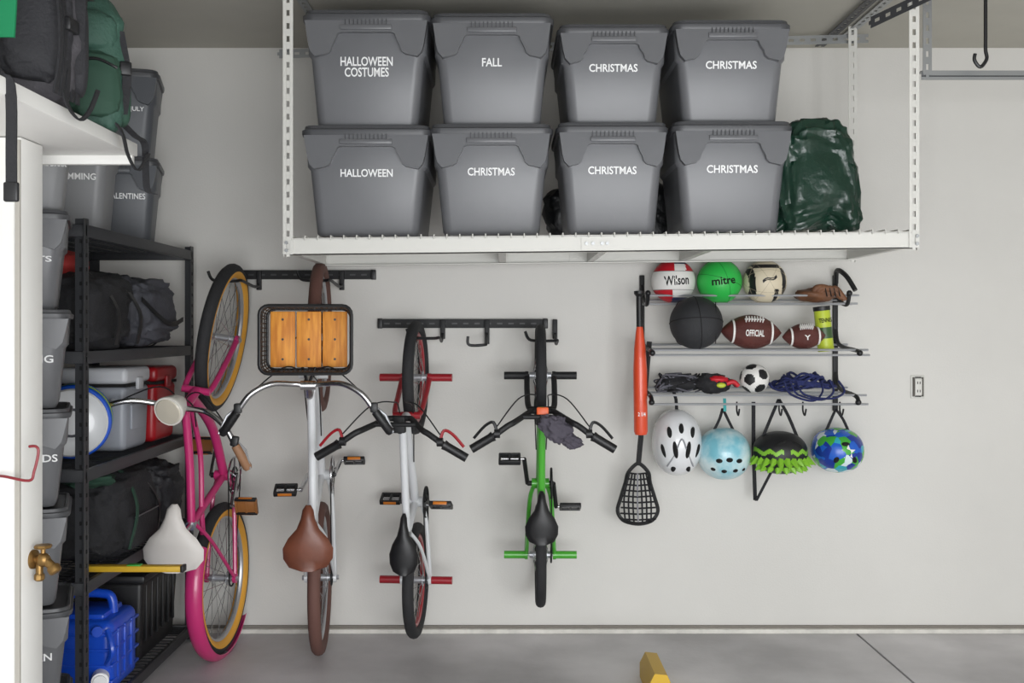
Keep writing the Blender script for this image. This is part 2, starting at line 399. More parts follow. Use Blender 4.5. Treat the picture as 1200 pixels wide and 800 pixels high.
    if fender:
        rings=[]; RR=R+.004
        for i in range(37):
            a=math.radians(55+172*i/36); rg=[]
            for k in range(9):
                t=math.radians(-85+170*k/8); w=(tr_+.010)
                rg.append((math.cos(t)*w*.8,math.sin(t)*w))
            ring=[V((math.cos(a)*(RR-.012+q[0]),R+math.sin(a)*(RR-.012+q[0]),q[1])) for q in rg]+[V((math.cos(a)*(RR-.015+q[0]*.9),R+math.sin(a)*(RR-.015+q[0]*.9),q[1]*.93)) for q in rg[::-1]]
            rings.append(ring)
        b.loft(rings,fender)
    ax=(htv-hbv).normalized(); keep=b.T.copy()
    b.T=base@Matrix.Translation(hbv)@Matrix.Rotation(math.radians(steer),4,ax)@Matrix.Translation(-hbv)
    wheel(wb,R); fa=V((wb,R,0)); crown=hbv-ax*.02
    for sg in(-1,1):
        b.tube(spline([crown+V((0,0,sg*.02)),crown+V((.01,-.02,sg*.055)),crown.lerp(fa,.6)+V((-.006,0,sg*.062)),fa+V((0,0,sg*.062))],6),.013,forkm,10)
        b.cyl(fa+V((0,0,sg*.055)),fa+V((0,0,sg*.070)),.020,forkm); b.cyl(fa+V((0,0,sg*.07)),fa+V((0,0,sg*.082)),.011,silver,seg=6)
    b.cyl(crown+V((0,0,-.06)),crown+V((0,0,.06)),.016,forkm)
    top=htv+ax*.05; b.cyl(htv,top,.016,chrome if bars=='cruiser' else blk)
    if bars=='cruiser':
        cl=top+V((.045,.035,0)); b.tube([top,cl],.014,chrome); b.cyl(cl+V((0,0,-.03)),cl+V((0,0,.03)),.019,chrome)
        for sg in(-1,1):
            kb=cbw if sg<0 else 1.
            pts=[cl,cl+V((.006,.01,sg*.06)),cl+V((.008,.055,sg*.14*kb)),cl+V((-.03,.075,sg*.215*kb)),cl+V((-.095,.07,sg*.265*kb)),cl+V((-.165,.055,sg*.315*kb))]
            b.tube(spline(pts,7),.0115,barm,10)
            g0=pts[-2].lerp(pts[-1],.1); g1=pts[-1]+(pts[-1]-pts[-2])*.35; b.tube([g0,g0.lerp(g1,.3),g0.lerp(g1,.9),g1],.017,gripm,12,radii=[.017,.018,.019,.014])
            lv=pts[-2]; b.box(lv+V((.01,.0,-sg*.0)),(.04,.03,.03),blkp,.006)
            b.tube([lv+V((.015,-.01,0)),lv+V((-.02,-.015,sg*.045)),lv+V((-.09,-.01,sg*.075))],.005,leverm or silver,6)
            b.tube(spline([lv+V((.02,0,0)),cl+V((.07,.02,sg*.1)),cl+V((.04,-.04,sg*.02)),htv+V((.01,-.06,sg*.03)),bbv.lerp(htv,.5)+V((0,.03,sg*.025))],6),.003,blkp,5)
    else:
        cl=top+V((.05,.0,0)); b.box(top+V((.025,0,0)),(.07,.04,.05),blk,.006)
        bw=barw; k=bw/.3
        for sg in(-1,1):
            pts=[cl,cl+V((0,.004,sg*.045)),cl+V((-.004,.03,sg*.065*k)),cl+V((-.03,.17,sg*.13*k)),cl+V((-.045,.195,sg*.165*k)),cl+V((-.085,.20,sg*.23*k)),cl+V((-.120,.20,sg*.30*k))]
            b.tube(spline(pts,6),.0125,barm,10)
            g0=pts[-2]; g1=pts[-1]+V((-.018,0,sg*.028)); b.tube([g0,g0.lerp(g1,.15),g1],.016,gripm,12,radii=[.021,.018,.018])
            lv=g0+V((.01,0,-sg*.015)); b.tube(spline([lv,lv+V((.045,-.005,sg*.015)),lv+V((.03,-.01,sg*.05)),lv+V((-.02,-.01,sg*.095))],4),.0065,leverm or blkp,6)
            b.cyl(lv+V((0,0,-sg*.012)),lv+V((0,0,sg*.012)),.018,blkp)
            b.tube(spline([lv+V((.03,0,0)),cl+V((.06,.12,sg*.10)),cl+V((.07,.02,sg*.03)),hbv+V((.03,0,sg*.03)),bbv.lerp(hbv,.5)+V((0,.05,sg*.022))],6),.003,blkp,5)
        b.cyl(cl+V((-.015,.11,-.095*k)),cl+V((-.015,.11,.095*k)),.010,barm)
    if pegs:
        for sg in(-1,1): b.cyl(fa+V((0,0,sg*.07)),fa+V((0,0,sg*.168)),.018,pegs[0],seg=16)
    T2=b.T.copy(); b.T=keep
    if pegs:
        for sg in(-1,1): b.cyl(ra+V((0,0,sg*.07)),ra+V((0,0,sg*.168)),.018,pegs[1],seg=16)
    return b,T2,cl
pink=M('pink_paint',(196,48,112),.35,coat=.4); orange_sw=M('amber_sidewall',(232,168,60),.6)
cream=M('cream_vinyl',(212,207,202),.45,var=.05); whitef=M('white_gloss_paint',(222,224,226),.3,coat=.5)
lampw=M('white_lamp_shell',(236,232,224),.3,coat=.4)
brown=M('brown_leather',(110,62,44),.4,var=.15,vscale=12); browntyre=M('brown_rubber',(104,72,64),.75,bump=.2)
redp=M('red_paint',(156,26,38),.35,coat=.3); greenp=M('green_paint',(74,170,50),.35,coat=.4)
amber=M('amber_reflector',(206,120,40),.3); pedb=M('amber_pedal',(150,98,52),.45)
CR=dict(R=.34,tr_=.028,wb=1.09,bbp=(.46,.30),scl=(.31,.70),sad=(.27,.90))
b,T2,cl=bike('cruiser_bicycle',-1.258,-4,.350,hb=(.86,.66),ht=(.79,.80),fm=pink,rimm=silver,tyre=rub,side=orange_sw,saddle=cream,bars='cruiser',steer=-10,fender=pink,ref=amber,sadw=.125,sadl=.27,barm=chrome,gripm=M('tan_grip',(150,110,80),.6),cang=137,pedrot=20,ped2=pedb,cbw=1.2,**CR)
b.T=T2
lp=cl+Vector((-.005,.05,-.01)); la=(-.35,.85,-.15)
b.lathe([(.0,-.09),(.025,-.085),(.045,-.05),(.058,.0),(.062,.012),(.06,.018)],lp,la,lampw); b.lathe([(.055,.017),(.05,.022),(.0,.026)],lp,la,M('lamp_lens',(206,198,182),.2))
b.tube([cl,lp],.01,chrome); b.done()
b,T2,cl=bike('cruiser_bicycle',-.86,5,.352,hb=(.925,.68),ht=(.875,.80),fm=whitef,rimm=silver,tyre=browntyre,side=None,saddle=brown,bars='cruiser',steer=0,ref=amber,sadw=.10,sadl=.26,barm=chrome,gripm=blkp,cang=285,**CR)
b.T=T2
wood=M('orange_timber',(206,124,38),.6,var=.06,col2=(234,158,60),vscale=14,detail=8,stretch=(5,1,.6))
bc=Vector((1.085,0,0)); u1,u0=.985,.845
def rect(w,l,u,r=.035):
    return [Vector((bc.x+p.y,u,p.x)) for p in rr(w,l,0,0,r,4)]
b.tube(rect(.355,.265,u1),.0075,blkp,8,closed=True); b.tube(rect(.348,.258,u1-.045),.003,blkp,6,closed=True); b.tube(rect(.342,.252,u1-.09),.003,blkp,6,closed=True); b.tube(rect(.335,.245,u0),.006,blkp,8,closed=True)
top_=rect(.355,.265,u1); bot_=rect(.335,.245,u0)
for k in range(0,len(top_)): b.tube([top_[k],bot_[k]],.0025,blkp,5)
for k in range(1,16): 
    x_=-.15+.3*k/16
    for sg in(-1,1): b.tube([(bc.x+sg*.132,u1,x_),(bc.x+sg*.122,u0,x_)],.0022,blkp,5)
for k in range(1,11):
    f_=-.1+.2*k/11
    for sg in(-1,1): b.tube([(bc.x+f_,u1,sg*.177),(bc.x+f_,u0,sg*.167)],.0022,blkp,5)
for k in(-1,0,1):
    b.box((bc.x,u0+.006,k*.104),(.225,.012,.099),wood,.004)
    for f_ in(-.08,.0,.08):
        b.cyl((bc.x+f_,u0+.008,k*.104),(bc.x+f_,u0+.0135,k*.104),.005,blkp,seg=8)
b.tube([cl,(bc.x-.1,u0,.03),(bc.x,u0-.01,.03)],.006,blkp); b.tube([cl,(bc.x-.1,u0,-.03),(bc.x,u0-.01,-.03)],.006,blkp)
for sg in(-1,1): b.tube([(bc.x,u0,sg*.1),(1.09,.34,sg*.078)],.004,blkp,6)
b.done()
b,T2,cl=bike('bmx_bicycle',-.385,-4,.322,R=.262,tr_=.026,wb=.933,bbp=(.365,.29),scl=(.265,.52),sad=(.215,.615),hb=(.775,.54),ht=(.745,.655),fm=whitef,rimm=redp,tyre=rub,saddle=blkp,bars='bmx',pegs=(redp,redp),barm=blk,leverm=redp,forkm=redp,ref=amber,cang=85,barw=.275,sadw=.062,sadl=.26,twotone=whitef)
b.T=T2; b.done()
b,T2,cl=bike('bmx_bicycle',.175,-1,.433,R=.238,tr_=.024,wb=.83,bbp=(.335,.265),scl=(.25,.47),sad=(.21,.565),hb=(.685,.50),ht=(.66,.60),fm=greenp,rimm=blk,tyre=rub,saddle=blkp,bars='bmx',pegs=(blk,greenp),barm=blk,forkm=blk,cang=215,barw=.262,sadw=.072,sadl=.23,crk=.15,twotone=greenp)
b.T=T2; b.box(cl+Vector((.0,.10,0)),(.05,.02,.05),M('orange_plate',(226,92,30),.4),.006)
b.done()
cb=B('grey_cloth'); c=P(653,503,4.2)
def clf(q,d): 
    return q*(1-.35*abs(noise.noise(q*22+Vector((4,2,2)))))
cb.sph(c,(.085,.035,.05),M('grey_knit',(80,76,86),.9,bump=.5),48,32,amp=.35,ns=2,rot=RY(38),fn=clf); cb.sph(c+Vector((.06,0,-.05)),(.05,.025,.03),_m['grey_knit'],36,24,amp=.3,rot=RY(20),seed=2,fn=clf); cb.done(60)

# wheel rails
def rail(px0,px1,py,hooks,extra=None):
    r=B('bicycle_storage_hanger'); a=P(px0,py,WY); b2=P(px1,py,WY); z=a.z
    r.box2((a.x,WY-.022,z+.014),(b2.x,WY-.001,z+.022),blk); r.box2((a.x,WY-.022,z-.022),(b2.x,WY-.001,z-.014),blk)
    r.box2((a.x,WY-.012,z-.016),(b2.x,WY-.001,z+.016),blk)
    n=int((b2.x-a.x)/.055)
    for k in range(n): x=a.x+.04+k*.055; r.box((x,WY-.0125,z),(.026,.002,.008),M('slot_steel',(64,64,66),.5))
    r.box2((a.x-.004,WY-.026,z-.024),(a.x+.02,WY-.001,z+.024),blkp,.003); r.box2((b2.x-.02,WY-.026,z-.024),(b2.x+.004,WY-.001,z+.024),blkp,.003)
    for x,yy,zz in hooks:
        xo=x+.075
        r.box2((xo-.012,WY-.034,z-.075),(xo+.012,WY-.02,z+.02),blk,.003)
        r.tube(spline([(xo,WY-.03,z-.05),(xo,WY-.12,zz-.03),(xo,yy,zz-.012),(xo-.02,yy-.01,zz-.014),(x,yy-.01,zz-.014),(x-.055,yy-.01,zz-.008),(x-.075,yy-.01,zz+.03)],5),.007,blkp)
    if extra:
        for x in extra:
            r.box2((x-.012,WY-.034,z-.1),(x+.012,WY-.02,z+.02),blk,.003)
            r.tube(spline([(x,WY-.03,z-.05),(x,WY-.2,z-.09),(x-.01,WY-.24,z-.1),(x-.08,WY-.24,z-.1),(x-.085,WY-.24,z-.06)],5),.007,blkp)
    return r.done()
rail(272,440,322,[(-1.262,4.645,.35+1.09+.27),(-.86,4.645,.352+1.09+.27)])
rail(444,641,379,[(-.37,4.72,.322+.933+.195),(.175,4.745,.433+.83+.175)],extra=[-.08])

# ---------------- sports rack
sr=B('sports_equipment_rack')
def wx(px,D=4.85): return (px-CX)/F*D
xl2,xr2=wx(757),wx(990)
for x in(xl2,xr2):
    sr.box2((x-.012,WY-.018,1.08),(x+.012,WY-.002,1.74),blk,.003)
levels=[(1.598,4.80,1.636),(1.383,4.66,1.36),(1.175,4.68,1.135)]
for z,yf,zl in levels:
    for y,zz in((4.96,z+.02),(4.90,z),(yf+.02,z),(yf,zl)):
        sr.cyl((xl2-.01,y,zz),(xr2+.05,y,zz),.0052,silver,seg=8)
    for x in(xl2,xr2):
        sr.tube(spline([(x,WY-.02,z+.09),(x,4.93,z+.02),(x,yf+.02,z-.004),(x,yf-.015,zl+.01)],5),.010,blkp,8)
        sr.sph((x,yf-.015,zl+.01),.014,blkp,12,8)
for z in(1.175,):
    for x in(wx(855),wx(903),wx(930),wx(972)):
        sr.tube(spline([(x,4.70,z-.03),(x,4.70,z-.07),(x,4.67,z-.09),(x,4.65,z-.06)],4),.004,blkp,6)
sr.tube(spline([(xr2,WY-.02,1.70),(xr2-.01,4.93,1.76),(xr2+.01,4.86,1.73),(xr2+.04,4.82,1.66)],5),.012,blkp)
sr.strap([(wx(886),4.9,1.13),(wx(886),4.9,.9),(wx(888),4.9,.66)],.018,.004,blkf)
sr.strap([(wx(906),4.88,.80),(wx(888),4.88,.66)],.014,.004,blkf)
sr.done()
wht=M('ball_white',(232,230,226),.45,bump=.05,bscale=200); red=M('ball_red',(196,30,44),.45); navy=M('ball_navy',(38,46,86),.45)
def wraptext(b,s,c,r,w,h,mat,tx=0,tz=0,rot=0):
    ca,sa=math.cos(math.radians(rot)),math.sin(math.radians(rot))
    def fn(q):
        x=q.x*ca-q.z*sa+tx; z=q.x*sa+q.z*ca+tz; rr_=math.sqrt(max((r*1.02)**2-x*x-z*z,1e-6)); return Vector((c[0]+x,c[1]-rr_,c[2]+z))
    b.text(s,(0,0,0),w,mat,h=h,fn=fn)
D=4.87
v=B('volleyball'); c=Vector((wx(789,D),D,1.598+.108))
def vm(n):
    if abs(n.z)<.42: return wht
    if n.z>0: return red if n.x<-.05 else (navy if n.z>.75 else red if n.x>.45 else wht)
    return red if n.x<-.15 else (wht if n.z>-.75 else navy)
v.sph(c,.104,wht,64,44,matfn=vm)
for k in(-.42,.42): v.ring(c+Vector((0,0,k*.104)),(0,0,1),.104*math.sqrt(1-k*k)+.0003,.0012,M('seam',(90,90,92),.7),48,5)
wraptext(v,'Wilson',c,.104,.115,.045,dark,0,0,4); v.done()
v=B('green_playground_ball'); c=Vector((wx(843,D),D,1.598+.106)); gr=M('ball_green',(50,190,80),.4)
v.sph(c,.106,gr,40,28)
for n in((0,1,.2),(1,.2,.3),(.3,.1,1)): v.ring(c,n,.1062,.0012,M('seam_green',(24,120,50),.6),48,5)
wraptext(v,'mitre',c,.106,.11,.036,dark,0,.0,6); v.done()
def ico():
    ph=(1+5**.5)/2; L=[]
    for a in(-1,1):
        for b_ in(-ph,ph): L+= [Vector((0,a,b_)),Vector((a,b_,0)),Vector((b_,0,a))]
    return [p.normalized() for p in L]
IC=ico(); blkb=M('ball_black',(26,26,28),.5); beige=M('ball_beige',(222,210,184),.5)
v=B('soccer_ball'); c=Vector((wx(896,D),D,1.598+.104))
def sm(n):
    # pale ball with a broad dark band hooking round both sides
    s=abs(n.x+.1*n.z)
    if .60<s<.86 and abs(n.z)<.62: return blkb
    if s<=.60 and .60<n.z<.80: return blkb
    if abs(n.x-.35)<.10 and n.z<-.35: return blkb
    return beige
v.sph(c,.102,beige,110,76,matfn=sm)
for q in IC[:6]: v.ring(c,q,.1021,.0008,M('seam_beige',(170,158,134),.7),48,4)
wraptext(v,'~',c,.102,.07,.022,blkb,0,.01,15); v.done()
v=B('soccer_ball'); c=Vector((wx(884,4.76),4.76,1.18+.068)); Rm2=RX(12)@RY(20)
v.sph(c,.068,wht,64,44,matfn=lambda n: blkb if max((Rm2.to_3x3()@n).dot(q) for q in IC)>.925 else wht); v.done()
v=B('basketball'); c=Vector((wx(816,4.70),4.705,1.388+.119)); bk=M('basketball_rubber',(44,45,48),.6,bump=.4,bscale=400)
v.sph(c,.121,bk,40,28)
for n in((1,0,.1),(0,.2,1)): v.ring(c,n,.1212,.002,dark,56,5)
v.ring(c+Vector((.09,0,0)),(1,-.2,0),.095,.002,dark,40,5); v.ring(c+Vector((-.07,0,0)),(1,.2,0),.1,.002,dark,40,5); v.done()
def football(cx_,L,r,y,z,ang,mat,logo=None):
    f=B('football',Matrix.Translation((cx_,y,z))@RY(ang)); n=22; pr=[]
    for k in range(n+1):
        t=-1+2*k/n; pr.append((r*max(.02,(1-abs(t)**1.9)**.82) if abs(t)<1 else .002,t*L/2))
    f.lathe(pr,(0,0,0),(1,0,0),mat,28)
    for sg in(-1,1):
        t=.62; f.ring((sg*t*L/2,0,0),(1,0,0),r*(1-t**1.9)**.82+.001,.004,wht,32,6,flat=(.5,1.4))
    zt=r*.72; yt=-r*.72
    f.box((0,yt-.002,zt),(L*.32,.006,.004),wht)
    for k in range(7): f.box(((k-3)*L*.045,yt-.002,zt),(.005,.022,.022),wht,.001,rot=RX(-45))
    if logo:
        f.text(logo,(0,-r*1.012,-.005),L*(.3 if len(logo)>2 else .14),wht,h=r*.38)
    f.done()
fb=M('football_leather',(90,42,36),.5,bump=.5,bscale=350,var=.12,vscale=20)
football(wx(880,4.72),.28,.080,4.72,1.385+.080,2,fb,'OFFICIAL'); football(wx(942,4.73),.20,.060,4.73,1.385+.06,-2,fb,'Y')
g=B('baseball_glove'); lea=M('glove_leather',(112,74,50),.6,var=.25,vscale=15); c=Vector((wx(957,4.85),4.85,1.60+.04))
g.sph(c,(.10,.07,.035),lea,24,16,amp=.25,ns=2)
for k in range(5):
    g.tube(spline([c+Vector((-.03+k*.015,-.04,.0)),c+Vector((-.02+k*.022,-.055,.03)),c+Vector((.02+k*.022,-.05,.035-k*.012)),c+Vector((.06+k*.014,-.05,.02-k*.012))],5),.014,lea,8)
for k in range(4): g.tube([c+Vector((.02+.02*k,-.066,.03)),c+Vector((.03+.02*k,-.064,-.01))],.003,dark,5)
g.done(60)
t=B('tennis_ball_can',Matrix.Translation((wx(968,4.78),4.78,1.375))@RY(-6)); yl=M('tennis_yellow',(190,206,60),.4)
t.lathe([(.036,0),(.037,.004),(.037,.19),(.034,.2),(.0,.2)],(0,0,0),(0,0,1),yl,24); t.lathe([(.038,.19),(.039,.195),(.039,.21),(.0,.212)],(0,0,0),(0,0,1),blkp,24); t.lathe([(.0375,.06),(.0377,.062),(.0377,.11),(.0375,.112)],(0,0,0),(0,0,1),M('can_label',(60,90,50),.4),24); t.text('TENNIS',(0,-.0385,.145),.06,dark,h=.02); t.done()
nb=B('mesh_net_bag'); c=Vector((wx(795,4.8),4.8,1.18+.04)); gm=M('net_grey',(96,96,104),.8)
for k in range(26):
    pts=[c+Vector((random.uniform(-.11,.11),random.uniform(-.06,.06),random.uniform(-.035,.05))) for _ in range(5)]
    nb.tube(spline(pts,5),.004,gm if k%3 else blkf,5)
nb.sph(c,(.10,.06,.035),blkf,20,12,amp=.3); nb.done(60)
gl=B('batting_glove'); c=Vector((wx(840,4.76),4.76,1.18+.04)); gl.sph(c+Vector((-.02,0,.005)),(.08,.05,.045),blkf,20,12,amp=.3,ns=3)
gl.sph(c+Vector((.0,-.025,.025)),(.045,.03,.018),red,20,12,amp=.25); gl.sph(c+Vector((.01,-.05,.0)),(.022,.01,.012),yl,16,10)
for k in range(4): gl.tube(spline([c+Vector((.03,-.02+.014*k,.0)),c+Vector((.07,-.025+.016*k,.015)),c+Vector((.095,-.02+.016*k,-.005))],4),.011,blkf if k%2 else red,8)
gl.done(60)
rp=B('coiled_rope'); c=Vector((wx(940,4.78),4.78,1.18+.03)); bl=M('rope_navy',(34,42,92),.8,bump=.5,bscale=200,var=.3,vscale=60)
for k in range(9):
    pts=[c+Vector((math.cos(2*math.pi*i/10)*(.15-.012*k+.012*random.random()),math.sin(2*math.pi*i/10)*.07,.01*k*.6+.018*math.sin(i*1.7+k))) for i in range(10)]
    rp.tube(spline(pts,4,True),.006,bl,6,closed=True)
for s_ in range(3):
    rp.tube(spline([c+Vector((.15-.04*s_,-.06,.03)),c+Vector((.17-.05*s_,-.08,-.02)),c+Vector((.10-.04*s_,-.10,-.05-.005*s_)),c+Vector((-.02-.03*s_,-.10,-.03)),c+Vector((-.05-.03*s_,-.09,.03))],6),.005,bl,6)
rp.done(60)
bt=B('baseball_bat'); D=4.72; p0=P(751,510,D); p1=P(749,340,D)
bt.lathe([(.0,0),(.027,.004),(.032,.02),(.032,.30),(.027,.40),(.018,.48),(.015,.50)],p0,p1-p0,M('orange_red_bat',(222,78,44),.35,coat=.3),24)
bt.lathe([(.015,.5),(.0145,.52),(.0145,.64),(.024,.652),(.024,.665),(.0,.668)],p0,p1-p0,blkp,20)
bt.text('2 1/4',(p0.x,D-.033,p0.z+.1),.035,lab,h=.018); bt.done()
lx=B('lacrosse_stick'); D=4.80; a=P(757,318,D); h=P(748,545,D)
lx.cyl(P(761,400,D),h,.0125,blkp,seg=8)
cen=P(748,578,D)
rim=[cen+Vector((x*.095,(.02 if abs(x)>.6 else 0),z*.13)) for x,z in((-.12,1.05),(-.5,.75),(-.62,.35),(-.85,-.2),(-1.0,-.65),(-.75,-.98),(-.25,-1.08),(.25,-1.08),(.75,-.98),(1.0,-.65),(.85,-.2),(.62,.35),(.5,.75),(.12,1.05))]
rim=spline(rim,4,True); lx.tube(rim,.009,blkp,8,closed=True)
def hwid(zz):
    zz=(zz-cen.z)/.13; return .095*(.6+.35*min(1,max(0,(.8-zz)/1.4))) if zz<.6 else .05
wn=M('net_white',(150,150,155),.8)
for k in range(9):
    zz=cen.z-.12+k*.027; w=hwid(zz)*.92
    lx.tube([(cen.x-w,D,zz),(cen.x,D+.03,zz-.01),(cen.x+w,D,zz)],.0044,blkf,5)
for k in range(-3,4):
    lx.tube(spline([(cen.x+k*.02,D,cen.z-.135),(cen.x+k*.021,D+.03,cen.z-.03),(cen.x+k*.013,D+.02,cen.z+.09)],5),.0044,blkf if k else wn,5)
lx.done()
def helmet(name,px,py,D,r,mat,vents,matfn=None,rot=None,holem=None,seg=40):
    c=P(px,py,D); h=B(name,Matrix.Translation(c)@(rot or Matrix.Identity(4)))
    h.sph((0,0,0),r,mat,seg,int(seg*.7),matfn=matfn,pw=.92)
    for vx,vz,a,bx,bz in vents:
        yy=-r[1]*math.sqrt(max(.05,1-(vx/r[0])**2-(vz/r[2])**2))
        h.sph((vx,yy*.985,vz),(bx,.012,bz),holem or dark,16,10,rot=RY(a)@RZ(math.degrees(math.asin(max(-1,min(1,vx/r[0]*.8))))))
    return h,c
hw=M('helmet_white',(228,230,232),.25,coat=.6)
D=4.82
h,c=helmet('bicycle_helmet',793,518,D,(.115,.14,.155),hw,[(-.05,.05,-12,.012,.035),(.05,.05,12,.012,.035),(0,.07,0,.012,.03),(-.075,-.03,-20,.011,.035),(.075,-.03,20,.011,.035),(-.028,-.02,-8,.012,.04),(.03,-.02,8,.012,.04),(-.03,-.105,15,.012,.022),(.035,-.105,-15,.012,.022)])
h.strap([(0,-.0,.15),(0,.02,.2),(-.01,.05,.25)],.015,.003,blkf); h.tube(spline([(-.06,-.10,-.1),(-.03,-.13,-.04),(0,-.145,.03),(.03,-.13,-.04),(.06,-.1,-.1)],5),.004,M('vent_grey',(150,152,156),.4),6); h.done()
lb=M('helmet_sky',(126,196,212),.35,coat=.4,col2=(218,236,238),vscale=11,var=.05)
h,c=helmet('skate_helmet',848,531,D,(.122,.13,.122),lb,[(-.045,-.02,0,.016,.011),(.0,-.015,0,.016,.011),(.045,-.02,0,.016,.011),(-.065,-.06,0,.014,.011),(.03,-.065,0,.014,.011),(-.02,-.068,0,.014,.011),(.07,-.062,0,.012,.01)])
for sg in(-1,1): h.strap(spline([(sg*.05,0,.10),(sg*.02,.0,.16),(0,.02,.21)],4),.014,.003,blkf)
h.strap([(0,-.03,.20),(0,-.02,.26)],.014,.003,M('teal_strap',(60,170,170),.6)); h.done()
lime=M('lime_plastic',(132,190,50),.4)
def lm(n):
    if n.y>0: return blkb
    s=abs(n.x); zig=.34*abs(((s*2.6)%1)-.5)
    return lime if (.10<n.z+zig<.30 and s>.14) or (n.z<-.22 and abs(((n.x*3.1)%1)-.5)<.18) else blkb
h,c=helmet('spiked_helmet',914,530,D,(.125,.13,.100),blkb,[(-.03,.05,60,.012,.03),(.05,.045,-60,.012,.03)],matfn=lm,seg=120)
for k in range(13):
    a=math.radians(184+172*k/12); p=Vector((math.cos(a)*.120,math.sin(a)*.125,-.025)); h.lathe([(.019,0),(.013,.025),(.001,.044+.012*(k%2))],p*.95,(p.x*1.1,p.y*.8,-.08),lime,6)
for k in range(9):
    a=math.radians(195+150*k/8); p=Vector((math.cos(a)*.10,math.sin(a)*.10,-.06)); h.lathe([(.018,0),(.012,.022),(.001,.04)],p*.95,(p.x*1.0,p.y*.5,-.07),lime,6)
for sg in(-1,1): h.strap(spline([(sg*.09,0,.05),(sg*.04,.0,.17),(0,.02,.25)],4),.016,.003,blkf)
h.done()
vm_=bpy.data.materials.new('helmet_pattern'); vm_.use_nodes=True; nt=vm_.node_tree; bs=nt.nodes['Principled BSDF']; bs.inputs['Roughness'].default_value=.25
tc=nt.nodes.new('ShaderNodeTexCoord'); vo=nt.nodes.new('ShaderNodeTexVoronoi'); vo.inputs['Scale'].default_value=26; cr_=nt.nodes.new('ShaderNodeValToRGB'); cr_.color_ramp.interpolation='CONSTANT'
nt.links.new(tc.outputs['Object'],vo.inputs['Vector']); nt.links.new(vo.outputs['Color'],cr_.inputs['Fac']); nt.links.new(cr_.outputs['Color'],bs.inputs['Base Color'])
e=cr_.color_ramp.elements; e[0].color=(*lin((34,96,200)),1); e[1].position=.38; e[1].color=(*lin((70,170,60)),1)
for p_,c_ in((.58,(26,56,150)),(.72,(215,232,236)),(.8,(56,170,190))):
    q=e.new(p_); q.color=(*lin(c_),1)
h,c=helmet('skate_helmet',981,527,D,(.118,.13,.105),vm_,[(-.04,-.03,30,.012,.018),(.04,-.03,-30,.012,.018),(0,.04,0,.02,.01)])
star=[]
for k in range(10): a=math.pi/2+k*math.pi/5; rr_=.034 if k%2==0 else .015; star.append((math.cos(a)*rr_+.01,-.128,math.sin(a)*rr_+.005))
h.poly(star,(0,.02,0),wht)
for sg in(-1,1): h.strap(spline([(sg*.06,0,.07),(sg*.03,.0,.14),(0,.02,.19)],4),.014,.003,blkf)
h.done()

# ---------------- steel shelving (left)
sh=B('steel_shelving_unit'); X0,X1,Y0,Y1=-1.965,-1.478,3.63,4.86; LV=[.075,.58,.98,1.40,1.85]
for x in(X0,X1):
    for y in(Y0,Y1):
        sg=1 if x==X1 else -1
        sh.box2((x-.004 if sg>0 else x,y-.02,0),(x if sg>0 else x+.004,y+.02,1.87),shelfm); sh.box2((x-sg*.04,y-.002 if y==Y0 else y+.018,0),(x,y+.002 if y==Y0 else y+.022,1.87),shelfm)
        for k in range(36): sh.box((x+sg*.0005,y,.04+k*.05),(.002,.010,.014),dark)
        for k in range(36): sh.box((x-sg*.02,Y0-.0025 if y==Y0 else Y1+.023,.04+k*.05),(.008,.002,.014),dark)
for z in LV:
    for x in(X0,X1): sh.box2((x-.018 if x==X1 else x,Y0,z-.045),(x if x==X1 else x+.018,Y1,z),shelfm,.004)
    for y in(Y0,Y1): sh.box2((X0,y-.01,z-.045),(X1,y+.01,z),shelfm,.004)
    for k in range(30): y=Y0+.02+k*(Y1-Y0-.04)/29; sh.cyl((X0+.01,y,z-.008),(X1-.01,y,z-.008),.003,shelfm,seg=5)
    for k in range(4): x=X0+.08+k*.1; sh.cyl((x,Y0,z-.013),(x,Y1,z-.013),.004,shelfm,seg=5)
sh.done()
zt=1.853
tote((-1.70,4.43,zt),.40,.34,.375,'VALENTINES',.16,.026,mat=toteb,rot=14,lz=.55,lx=.06)
tote((-1.705,4.43,zt+.372),.41,.34,.39,'4TH OF JULY',.16,.026,mat=toteb,rot=14,lz=.55,lx=.06)
tote((-1.722,3.94,zt),.40,.34,.44,'SWIMMING',.16,.026,mat=totel,rot=12,lz=.50,lx=.06)
names=['ROPES','GARDEN','LIGHTS','CAMPING KIDS','PAINTING','JACKETS','GLOW IN\nTHE DARK']
for k in range(7):
    tote((-1.525+(.0,.004,-.003,.0,.003,-.002,.015)[k],3.10,k*.308),.40,.37,.308,names[k],(.11,.14,.14,.26,.18,.17,.085)[k],.024 if k<6 else .036,mat=toteg if k!=6 else totel,rot=22,lz=.5,lx=(.09,.07,.07,.03,.055,.06,.13)[k])
# ---------------- shelf contents
def pillow(name,c,r,mat,pw=.6,amp=.12,ns=2.5,seed=0,rot=None,extra=None,floor=None):
    o=B(name)
    def fn(q,d):
        return q*(1-.10*abs(noise.noise(q*16+Vector((seed,3,1))))-.05*abs(noise.noise(q*34)))
    o.sph(c,r,mat,72,50,pw=pw,amp=amp,ns=ns,seed=seed,rot=rot,fn=fn)
    if extra: extra(o)
    if floor is not None:
        for v_ in o.v:
            if v_.z<floor: v_.z=floor
    return o.done(60)
def z_(k): return LV[k]+.002
def duf(o):
    for y in(3.85,4.08): o.strap(spline([(-1.46,y,1.42),(-1.45,y,1.55),(-1.56,y,1.69),(-1.7,y,1.71)],5),.03,.006,blkp,(0,1,0))
    o.sph((-1.66,3.8,1.72),(.12,.1,.05),M('red_cloth',(150,40,36),.8),20,12,amp=.3)
pillow('duffel_bag',(-1.68,3.93,z_(3)+.15),(.21,.27,.16),blkf,.6,.12,2.5,1,extra=duf,floor=z_(3))
